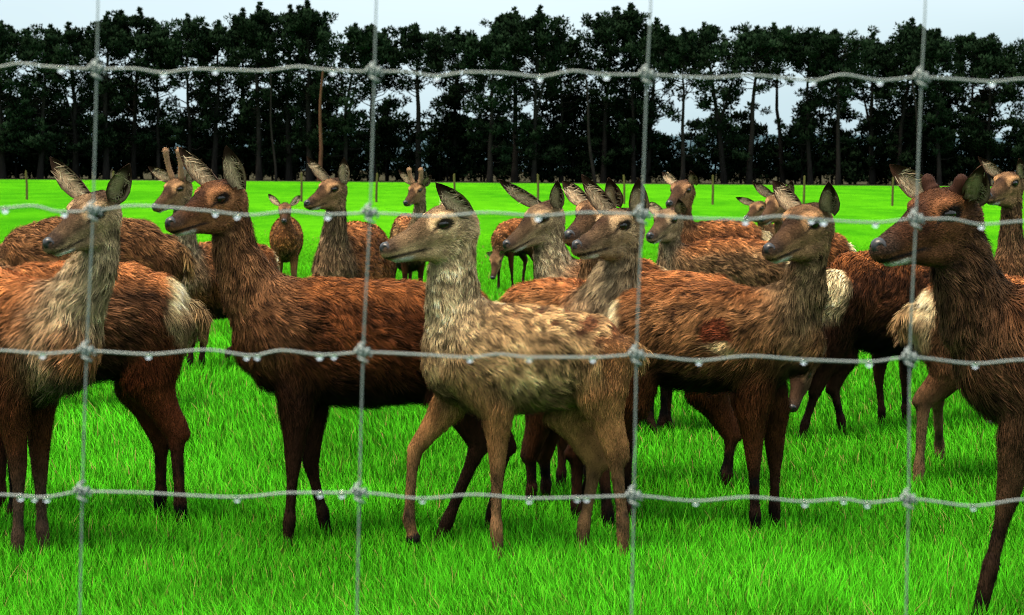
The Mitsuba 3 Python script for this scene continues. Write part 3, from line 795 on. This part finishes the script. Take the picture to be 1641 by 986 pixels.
TAN = dict(body=(.44, .265, .125), back=(.46, .265, .12), neck=(.47, .335, .19), head=(.37, .245, .13), leg=(.24, .11, .042), shank=(.13, .068, .033), face=(.13, .076, .040), belly_shade=(.15, .088, .04), rump=(.20, .070, .022))
DARK = dict(body=(.088, .026, .008), back=(.20, .066, .019), neck=(.125, .056, .025), head=(.15, .065, .027), leg=(.022, .008, .004), shank=(.015, .007, .004), face=(.045, .018, .009), belly_shade=(.005, .003, .002))  # back carries painted highlight, belly painted shade
RUF = dict(body=(.20, .068, .022), back=(.35, .125, .04), neck=(.20, .107, .048), head=(.21, .115, .054), leg=(.046, .015, .005), shank=(.018, .008, .005), belly_shade=(.010, .006, .004))
GREY = dict(RUF, neck=(.36, .255, .15), head=(.26, .17, .092))
DEER = [
    # the pale hind that walks in the middle
    dict(seed=1, d=7.88, s=1.0, tone=TAN, shag=.8, rump=0, patch=[(990, 560, 26, 52, (.17, .058, .022)), (940, 520, 16, 12, (.16, .06, .025)), (905, 498, 12, 7, (.17, .07, .03)), (862, 500, 10, 6, (.15, .065, .03)), (884, 520, 13, 6, (.16, .07, .03)), (925, 530, 12, 7, (.15, .06, .027)), (846, 522, 9, 5, (.17, .08, .035)), (956, 545, 11, 8, (.15, .055, .025)), (820, 505, 9, 5, (.17, .08, .035))], label='pale tan hind walking with one foreleg raised, front middle',
         torso=[(972, 522, 615, 0, .10), (945, 500, 640, 0, .15), (885, 488, 655, 0, .175), (820, 484, 664, 0, .175), (765, 486, 662, 0, .155), (722, 515, 645, 0, .11)],
         neck=[(752, 560, 66, 0), (727, 490, 50, 0), (724, 430, 42, 0)], head=((735, 360, 0), (606, 390)), ears=[(712, 306), (699, 296)],
         legs=dict(fn=[(797, 650), (797, 745), (795, 845), (803, None)], ff=[(722, 645), (662, 725), (655, 832), (662, 862)],
                   hn=[(962, 625), (986, 728), (998, 835), (1003, None)], hf=[(912, 655), (955, 742), (936, 838), (934, None)])),
    # dark hind
    dict(seed=2, d=8.28, s=1.04, tone=DARK, shag=1.0, label='dark brown shaggy hind, side on, directly behind the pale walking hind',
         torso=[(782, 478, 590, 0, .11), (740, 454, 620, 0, .16), (660, 448, 646, 0, .18), (580, 446, 652, 0, .18), (500, 442, 648, 0, .165), (445, 458, 632, 0, .14), (415, 510, 600, 0, .10)],
         neck=[(455, 525, 78, 0), (405, 468, 54, 0), (377, 405, 40, 0)], head=((366, 318, 0), (264, 350)), ears=[(284, 238), (362, 236)], shoulder=(478, 560, 0),
         legs=dict(fn=[(474, 655), (470, 745), (464, None), (460, None)], ff=[(500, 655), (498, 748), (517, None), (524, None)],
                   hn=[(722, 622), (768, 712), (718, None), (702, None)], hf=[(758, 622), (806, 718), (790, None), (783, None)])),
    # left front hind with head turned
    dict(seed=3, d=7.85, s=1.04, tone=dict(GREY, shank=(.05, .03, .02)), shag=1.2, label='hind with long grey neck fleece at the left edge, nearest the fence',
         torso=[(-215, 455, 590, .42, .12), (-160, 438, 625, .34, .17), (-80, 432, 645, .22, .185), (0, 432, 648, .10, .185), (62, 448, 645, 0, .165), (108, 500, 625, -.08, .11)],
         neck=[(82, 550, 76, -.02), (125, 480, 54, -.05), (152, 420, 42, -.06)], head=((163, 338, -.06), (68, 384)), ears=[(77, 253), (206, 266)], shoulder=(45, 560, 0),
         legs=dict(fn=[(20, 655), (30, 755), (27, None), (25, None)], ff=[(62, 655), (64, 755), (66, None), (70, None)])),
    # rump behind it
    dict(seed=4, d=8.65, s=1.1, tone=dict(RUF, body=(.10, .045, .021), leg=(.075, .020, .007)), shag=1.1, label='shaggy hind with fluffy cream rump behind the grey fleeced hind at left',
         torso=[(262, 462, 560, 0, .12), (240, 434, 588, 0, .165), (200, 420, 604, 0, .185), (130, 418, 612, 0, .185), (50, 422, 615, 0, .17), (-20, 440, 600, 0, .12)],
         neck=[(-20, 500, 74, 0), (-55, 440, 52, 0), (-78, 390, 42, 0)], head=((-85, 320, 0), (-190, 350)), ears=[None, None],
         legs=dict(hn=[(238, 606), (282, 696), (288, None), (291, None)], hf=[(225, 615), (258, 705), (257, None), (253, None)])),
    # back seen between them
    dict(seed=5, d=12.6, s=1.12, tone=dict(RUF, body=(.15, .065, .026), back=(.19, .085, .034)), shag=1.1, rump=0, label='brown deer at left, only its long back showing behind two nearer hinds',
         torso=[(258, 372, 470, 0, .13), (225, 350, 490, 0, .17), (160, 346, 500, 0, .185), (95, 347, 505, 0, .185), (45, 362, 500, 0, .165), (15, 390, 480, 0, .12)],
         neck=[(15, 440, 48, 0), (-20, 490, 36, 0), (-35, 540, 28, 0)], head=((-40, 580, 0), (-52, 660)), ears=[None, None], legs=dict(hf=[(215, 530), (240, 600), (230, None), (226, None)])),
    # velvet stag left
    dict(seed=6, d=15.0, s=1.05, tone=dict(RUF, neck=(.20, .15, .09)), legs=dict(fn=[(309, 500), (307, 552), (306, None), (304, None)], ff=[(328, 500), (326, 552), (324, None), (322, None)], hn=[(388, 510), (378, 555), (368, None), (362, None)]), label='young stag with long straight velvet antlers behind the dark shaggy hind',
         torso=[(420, 392, 490, 1.0, .13), (395, 386, 500, .75, .17), (360, 384, 508, .45, .18), (325, 388, 512, .2, .17), (305, 410, 505, 0, .12)],
         neck=[(302, 445, 36, 0), (296, 395, 25, 0), (294, 350, 20, 0)], head=((292, 300, 0), (243, 328)), ears=[(236, 268), None], antlers=[(1, .25, .022, .05), (-1, .25, .022, .05)]),
    # small frontal deer
    dict(seed=7, d=23.0, s=.95, tone=dict(body=(.30, .115, .035), back=(.26, .10, .03), neck=(.20, .08, .03), head=(.15, .07, .032), leg=(.20, .08, .03), shank=(.12, .06, .03), belly_shade=(.12, .055, .025)), shag=.7, rump=0,
         label='small orange brown deer far back, facing straight towards the fence',
         torso=[(462, 352, 405, 1.15, .12), (461, 347, 415, .9, .18), (459, 345, 420, .5, .215), (458, 348, 420, .15, .19), (458, 360, 412, -.05, .13)],
         neck=[(458, 378, 19, -.05), (457, 355, 13, -.08)], head=((457, 335, -.1), (455, 352)), ears=[(429, 311), (482, 313)],
         ),
    dict(seed=8, d=15.0, s=1.05, tone=dict(RUF, neck=(.16, .10, .055)), shag=1.1, rump=0, label='upright brown hind behind the dark hind, left of the second fence stay',
         torso=[(606, 374, 475, 1.0, .13), (592, 358, 490, .75, .17), (570, 354, 500, .45, .185), (548, 365, 505, .2, .175), (534, 395, 500, 0, .12)],
         neck=[(534, 430, 40, 0), (535, 385, 27, -.02), (538, 345, 21, -.04)], head=((540, 303, -.05), (487, 322)), ears=[(490, 252), (551, 254)]),
    dict(seed=9, d=22.0, s=1.0, tone=dict(RUF, body=(.24, .13, .055), neck=(.2, .14, .075)), label='distant young stag with short knobbed antlers right of the second fence stay', rump=0,
         torso=[(645, 350, 425, 1.0, .13), (648, 342, 432, .75, .17), (653, 342, 436, .4, .18), (660, 350, 434, .15, .16), (666, 365, 428, 0, .12)],
         neck=[(667, 385, 21, 0), (671, 352, 15, 0), (673, 330, 13, 0)], head=((672, 303, 0), (647, 323)), ears=[(638, 273), (690, 282)], antlers=[(1, .19, .026, .12), (-1, .19, .026, .12)]),
    dict(seed=10, d=25.0, s=.98, tone=RUF, label='small far deer grazing head down in the open field, middle',
         torso=[(850, 356, 405, .5, .12), (840, 350, 408, .4, .17), (826, 349, 410, .2, .185), (812, 354, 410, 0, .165), (803, 366, 404, -.1, .12)],
         neck=[(804, 385, 15, -.1), (799, 400, 11, -.12)], head=((797, 410, -.12), (788, 446)), ears=[(781, 410), (804, 402)]),
    dict(seed=11, d=11.5, s=1.03, tone=GREY, label='grey brown hind looking left just right of the pale walking hind\u2019s head',
         torso=[(1052, 425, 520, .35, .12), (1025, 412, 545, .3, .165), (985, 408, 556, .2, .185), (945, 410, 556, .1, .18), (915, 420, 548, 0, .16), (892, 450, 530, 0, .11)],
         neck=[(905, 480, 50, 0), (889, 435, 36, 0), (880, 395, 29, 0)], head=((882, 345, 0), (804, 388)), ears=[(797, 290), (893, 292)]),
    dict(seed=12, d=9.62, s=1.03, tone=dict(RUF, body=(.18, .08, .03)), shag=1.1, label='tawny hind half hidden behind the grey necked hind in the middle',
         torso=[(1168, 462, 560, 0, .12), (1140, 438, 590, 0, .165), (1090, 432, 604, 0, .185), (1030, 434, 606, 0, .18), (975, 440, 600, 0, .16), (940, 480, 580, 0, .11)],
         neck=[(970, 500, 60, 0), (968, 440, 42, 0), (970, 395, 35, 0)], head=((964, 346, 0), (907, 370)), ears=[(899, 291), (976, 288)], legs=dict(hn=[(1132, 622), (1172, 698), (1166, None), (1165, None)], fn=[(905, 640), (902, 710), (900, None), (899, None)])),
    dict(seed=13, d=8.72, s=1.03, tone=dict(GREY, body=(.22, .11, .042), neck=(.26, .19, .11)), shag=1.15, label='grey necked hind behind the pale walking hind, at the third fence stay',
         torso=[(838, 475, 580, .46, .12), (850, 450, 610, .38, .165), (885, 445, 625, .26, .185), (925, 450, 632, .15, .18), (960, 470, 630, 0, .16), (982, 510, 615, -.08, .11)],
         neck=[(955, 545, 72, -.02), (976, 475, 50, -.04), (992, 425, 38, -.05)], head=((1004, 364, -.05), (917, 386)), headk=.93, ears=[(930, 282), (1023, 289)],
         legs=dict(hn=[(870, 650), (850, 730), (853, None), (848, None)], hf=[(890, 650), (872, 730), (876, None), (872, None)])),
    # moulting hind, right of centre
    dict(seed=14, d=8.5, s=1.03, tone=dict(RUF, body=(.16, .072, .028), back=(.18, .066, .022), neck=(.16, .10, .05)), shag=1.05, label='brown hind with bald moulting patch on her flank, right of centre',
         patch=[(1150, 528, 24, 27, (.11, .026, .010)), (1162, 557, 28, 9, (.42, .28, .14)), (1085, 500, 9, 14, (.05, .02, .008))],
         torso=[(1000, 490, 590, 0, .12), (1030, 460, 612, 0, .165), (1090, 452, 622, 0, .185), (1160, 452, 626, 0, .185), (1225, 464, 622, 0, .165), (1275, 505, 600, 0, .115)],
         neck=[(1245, 530, 70, 0), (1287, 468, 42, -.02), (1296, 420, 31, -.03)], head=((1305, 358, -.03), (1225, 392)), headk=.95, ears=[(1236, 290), (1328, 295)], shoulder=(1215, 550, 0),
         legs=dict(fn=[(1205, 655), (1208, 740), (1212, None), (1214, None)], ff=[(1240, 655), (1242, 740), (1243, None), (1246, None)],
                   hn=[(1000, 645), (965, 725), (975, None), (980, None)], hf=[(990, 645), (925, 730), (925, None), (930, None)])),
    dict(seed=15, d=14.0, s=1.0, tone=dict(RUF, body=(.22, .12, .055), neck=(.24, .17, .10), head=(.24, .16, .09)), label='light brown hind just right of the third fence stay, behind the moulting hind',
         torso=[(1248, 402, 470, .1, .12), (1225, 386, 485, .1, .165), (1180, 380, 490, .1, .18), (1135, 382, 492, .05, .175), (1100, 392, 490, 0, .155), (1078, 412, 480, 0, .11)],
         neck=[(1080, 430, 28, 0), (1073, 400, 20, 0), (1074, 380, 18, 0)], head=((1076, 352, 0), (1038, 374)), ears=[(1036, 327), (1088, 321)]),
    dict(seed=16, d=16.0, s=1.0, tone=dict(RUF, body=(.15, .055, .022), neck=(.17, .075, .035), head=(.17, .09, .045)), label='red brown hind with head held high, farther back right of third stay',
         torso=[(1216, 368, 440, .1, .12), (1195, 354, 450, .1, .165), (1160, 350, 455, .1, .18), (1128, 354, 456, .05, .175), (1108, 368, 450, 0, .14)],
         neck=[(1106, 395, 24, 0), (1098, 358, 15, 0), (1096, 335, 13, 0)], head=((1098, 305, 0), (1070, 322)), ears=[(1060, 276), (1107, 276)]),
    dict(seed=17, d=17.0, s=1.0, tone=RUF, label='hind peering out behind the moulting hind\u2019s head, both ears spread',
         torso=[(1350, 385, 450, .3, .12), (1335, 372, 462, .3, .165), (1310, 366, 468, .2, .18), (1285, 368, 468, .1, .17), (1270, 382, 460, 0, .12)],
         neck=[(1270, 400, 26, 0), (1258, 365, 19, 0), (1254, 348, 16, 0)], head=((1250, 325, 0), (1218, 348)), ears=[(1205, 292), (1269, 291)]),
    dict(seed=18, d=21.0, s=.9, tone=RUF, label='small far deer, half its face showing left of the peering hind', shag=.8,
         torso=[(1275, 366, 430, .5, .12), (1265, 356, 436, .4, .165), (1250, 354, 440, .2, .18), (1235, 362, 438, .1, .14)],
         neck=[(1232, 378, 18, 0), (1224, 358, 13, 0)], head=((1218, 334, 0), (1194, 346)), ears=[(1179, 317), None]),
    dict(seed=19, d=11.8, s=1.05, tone=dict(DARK, body=(.06, .020, .008)), label='dark brown deer with cream rump between the moulting hind and right stag',
         torso=[(1340, 430, 520, -.3, .12), (1362, 404, 548, -.2, .165), (1410, 398, 565, 0, .185), (1460, 400, 570, .2, .18), (1505, 408, 565, .35, .16), (1530, 440, 545, .42, .11)],
         neck=[(1525, 490, 50, .4), (1555, 540, 36, .45), (1572, 575, 28, .48)], head=((1580, 605, .5), (1590, 680)), ears=[None, None],
         legs=dict(hn=[(1325, 575), (1308, 625), (1290, None), (1284, None)], hf=[(1350, 575), (1336, 622), (1347, None), (1352, None)], fn=[(1412, 560), (1408, 605), (1412, None), (1414, None)], ff=[(1455, 560), (1450, 605), (1450, None), (1452, None)])),
    dict(seed=20, d=11.4, s=.88, tone=dict(RUF, head=(.07, .04, .02)), label='deer with muzzle down in the grass behind the moulting hind\u2019s legs',
         torso=[(1060, 478, 575, .3, .12), (1085, 470, 590, .3, .165), (1130, 468, 595, .2, .18), (1175, 470, 596, .1, .17), (1210, 480, 585, 0, .13)],
         neck=[(1225, 530, 44, 0), (1260, 545, 33, 0), (1280, 560, 28, 0)], head=((1288, 584, 0), (1266, 655)), ears=[None, None]),
    # stag at the right edge
    dict(seed=21, d=6.88, s=1.12, tone=dict(DARK, body=(.085, .036, .015), neck=(.06, .03, .015), head=(.085, .034, .014), face=(.045, .018, .009), leg=(.055, .027, .013), shank=(.020, .010, .006), antler=(.032, .013, .008), ear=(.09, .04, .02)), shag=1.15, legr=1.02,
         label='big dark stag with budding velvet antlers at the right edge',
         torso=[(2090, 470, 620, 0, .12), (2040, 440, 680, 0, .17), (1940, 432, 705, 0, .195), (1820, 432, 712, 0, .195), (1720, 436, 705, 0, .18), (1640, 460, 690, 0, .155), (1595, 530, 655, 0, .11)],
         neck=[(1640, 580, 100, 0), (1572, 510, 70, 0), (1545, 440, 55, 0)], head=((1530, 345, 0), (1396, 384)), ears=[(1424, 266), (1572, 270)], shoulder=(1660, 600, 0), headk=.95, antlers=[(1, .064, .028, .12), (-1, .064, .028, .12)],
         legs=dict(fn=[(1635, 700), (1612, 810), (1588, 905), (1572, None)], ff=[(1690, 700), (1700, 810), (1698, None), (1690, None)])),
    dict(seed=22, d=9.85, s=1.06, tone=dict(RUF, body=(.10, .045, .022), leg=(.09, .04, .018), shank=(.13, .075, .04)), shag=1.2, label='deer with fluffy cream rump behind the big dark stag\u2019s chest',
         torso=[(1500, 470, 560, 0, .13), (1518, 448, 588, 0, .165), (1550, 442, 602, .05, .185), (1610, 442, 606, .1, .18), (1670, 448, 600, .1, .16), (1710, 480, 580, .1, .11)],
         neck=[(1705, 500, 62, .1), (1745, 440, 42, .1), (1760, 390, 34, .1)], head=((1765, 330, .1), (1850, 365)), ears=[None, None],
         legs=dict(hn=[(1525, 590), (1480, 645), (1474, None), (1472, None)], hf=[(1540, 590), (1502, 635), (1506, None), (1507, None), .6])),
    dict(seed=23, d=15.2, s=1.05, tone=dict(RUF, neck=(.13, .065, .032)), label='upright hind at the far right edge behind the big dark stag',
         torso=[(1720, 395, 490, .6, .12), (1700, 378, 500, .5, .165), (1670, 376, 505, .3, .18), (1640, 384, 505, .1, .17), (1618, 405, 498, 0, .12)],
         neck=[(1624, 435, 36, 0), (1620, 385, 24, 0), (1621, 345, 20, 0)], head=((1622, 296, 0), (1580, 309)), ears=[(1567, 253), (1634, 256)]),
]
for sp in DEER:
    deer(sp)

# ------------------------------------------------------------------ wire netting in front
FY = 2.1
EXT_L, EXT_R = [-2600, -2400, -2200, -1900, -1650, -1400, -1100, -800, -600], [2300, 2500, 2700, 2950, 3200, 3500, 3800, 4100]
WIRES = [
    [(-400, 102), (-180, 108), (0, 107), (30, 102), (75, 107), (155, 111), (210, 110), (262, 117), (310, 111), (360, 112), (420, 114), (480, 107), (520, 112), (600, 115), (640, 115), (700, 122), (750, 116), (800, 117), (865, 123), (920, 114), (970, 120), (1035, 120),
     (1090, 123), (1140, 125), (1200, 121), (1305, 129), (1350, 120), (1410, 129), (1475, 124), (1530, 127), (1590, 131), (1641, 127), (1850, 132), (2050, 135)],
    [(-400, 325), (-150, 334), (0, 334), (50, 330), (100, 340), (150, 338), (215, 330), (330, 338), (400, 345), (465, 339), (522, 344), (592, 342), (700, 347), (780, 341), (862, 346), (940, 341), (1030, 344), (1110, 350), (1195, 352), (1250, 347), (1320, 353),
     (1402, 357), (1468, 351), (1520, 351), (1573, 360), (1641, 355), (1850, 362), (2050, 362)],
    [(-400, 556), (-150, 566), (0, 562), (70, 567), (139, 563), (240, 568), (330, 561), (405, 570), (450, 562), (520, 569), (582, 565), (680, 569), (753, 573), (800, 568), (848, 573), (950, 573), (1020, 569), (1120, 578), (1200, 571), (1290, 577), (1390, 580), (1458, 573),
     (1563, 583), (1641, 577), (1850, 584), (2050, 582)],
    [(-400, 790), (-150, 797), (0, 793), (70, 797), (132, 788), (200, 789), (380, 797), (470, 790), (576, 790), (677, 799), (760, 793), (848, 799), (940, 797), (1016, 795), (1115, 803), (1200, 797), (1290, 804), (1352, 800), (1390, 806), (1456, 800), (1560, 811), (1641, 801), (1850, 806), (2050, 806)]]
STAYS = [[(-288, 0), (-292, 108), (-298, 335), (-305, 562), (-310, 792), (-314, 986)], [(157, 0), (155, 111), (149, 338), (139, 563), (132, 788), (128, 986)], [(603, 0), (600, 115), (593, 342), (582, 565), (576, 790), (572, 986)],
         [(1043, 0), (1037, 120), (1029, 344), (1020, 569), (1016, 795), (1012, 986)], [(1483, 0), (1477, 124), (1468, 351), (1458, 573), (1456, 800), (1452, 986)], [(1922, 0), (1917, 133), (1908, 362), (1898, 583), (1892, 806), (1888, 986)]]
WIRES = [[(x, w[0][1] + (x + 400) * .013 + (5 if k % 2 else -3)) for k, x in enumerate(EXT_L)] + w + [(x, w[-1][1] + (x - 2050) * .013 + (5 if k % 2 else -3)) for k, x in enumerate(EXT_R)] for w in WIRES]
STAYS += [[(px + k * 442, py + k * 6) for px, py in STAYS[4]] for k in (2, 3, 4, 5)] + [[(px - k * 442, py - k * 6) for px, py in STAYS[1]] for k in (2, 3, 4, 5)]
from scipy.interpolate import PchipInterpolator
fence = thing('wire_fence', 'galvanised deer netting stretched across the foreground, wet with rain', 'fence')
rng = np.random.default_rng(77)


def wire_at(wi, px):
    w = np.array(WIRES[wi], float)
    return float(PchipInterpolator(w[:, 0], w[:, 1])(px))


for wi, w in enumerate(WIRES):
    w = np.array(w, float)
    xs_ = np.arange(w[0, 0], w[-1, 0], 8.0)
    ys_ = PchipInterpolator(w[:, 0], w[:, 1])(xs_)
    part(fence, 'line_wire', mikit.ply(tube([at(a, b, FY) for a, b in zip(xs_, ys_)], .00130, 10), 'galvanised', smooth=True))
zs = [1.92, 1.10, .94, .80, .66, .53, .41, .30, .20, .10]
for z in zs:   # the netting's wires above and below the frame
    xx = np.linspace(-2.3, 2.3, 160)
    part(fence, 'line_wire', mikit.ply(tube(np.stack([xx, xx * 0 + FY, z + .003 * np.sin(xx * 40 + z * 9)], 1), .0017, 8), 'galvanised', smooth=True))
for si, stp in enumerate(STAYS):
    q = np.array([at(a, b, FY - .004) for a, b in stp])
    lean = (q[-1] - q[-2]) / np.linalg.norm(q[-1] - q[-2])
    bot = q[-1] + lean * (q[-1][2] / -lean[2])
    topp = q[0] - lean * ((1.93 - q[0][2]) / -lean[2])
    line = np.vstack([topp, q, bot])
    t_ = np.r_[0, np.cumsum(np.linalg.norm(np.diff(line, axis=0), axis=1))]
    tt = np.linspace(0, t_[-1], 70)
    part(fence, 'stay_wire', mikit.ply(tube(PchipInterpolator(t_, line)(tt), .00095, 10), 'galvanised', smooth=True))
    for wi in range(4):
        px = stp[wi + 1][0]
        c = at(px, wire_at(wi, px), FY - .002)
        a = np.linspace(0, 5.5 * math.pi, 60)
        coil = c + np.stack([.0105 * (a / a[-1] - .5) * 1.6, -.0040 * np.cos(a), .0042 * np.sin(a)], 1)
        loop = c + np.stack([.0045 * np.cos(a[:40]), -.0045 * np.sin(a[:40]), .022 * (a[:40] / a[39] - .5)], 1)
        part(fence, 'knot', mikit.ply(join([tube(coil, .0016, 8), tube(loop, .0016, 8)]), 'galvanised', smooth=True))

DROPS = [[98, 262, 345, 533, 700, 865, 972, 1303, 1410, 1590], [8, 103, 345, 380, 525, 862, 1195, 1300, 1320, 1403, 1573], [68, 238, 395, 412, 512, 535, 753, 848, 950, 1120, 1288, 1393, 1563],
         [33, 55, 75, 380, 513, 548, 677, 848, 925, 940, 1115, 1290, 1352, 1390, 1560]]
e = trimesh.creation.icosphere(3, 1.0)
ev = np.array(e.vertices)
ev[:, :2] *= (1 - .35 * np.clip(ev[:, 2:], 0, 1) ** 1.2)
ev[:, 2] *= 1.12
drop_mesh = (ev, e.faces)
for wi, row in enumerate(DROPS):
    for px in row:
        c = at(px, wire_at(wi, px), FY)
        R = rng.uniform(.0031, .0038)
        c = c - np.array([0, 0, .0012 + R * .2])
        key = numbered('raindrop')
        scene[key] = mikit.ply((ev * R + c, e.faces), 'water', smooth=True)
        labels[key] = {'label': 'clear raindrop hanging from a line wire of the netting', 'category': 'raindrop', 'group': 'raindrops hanging from the netting'}
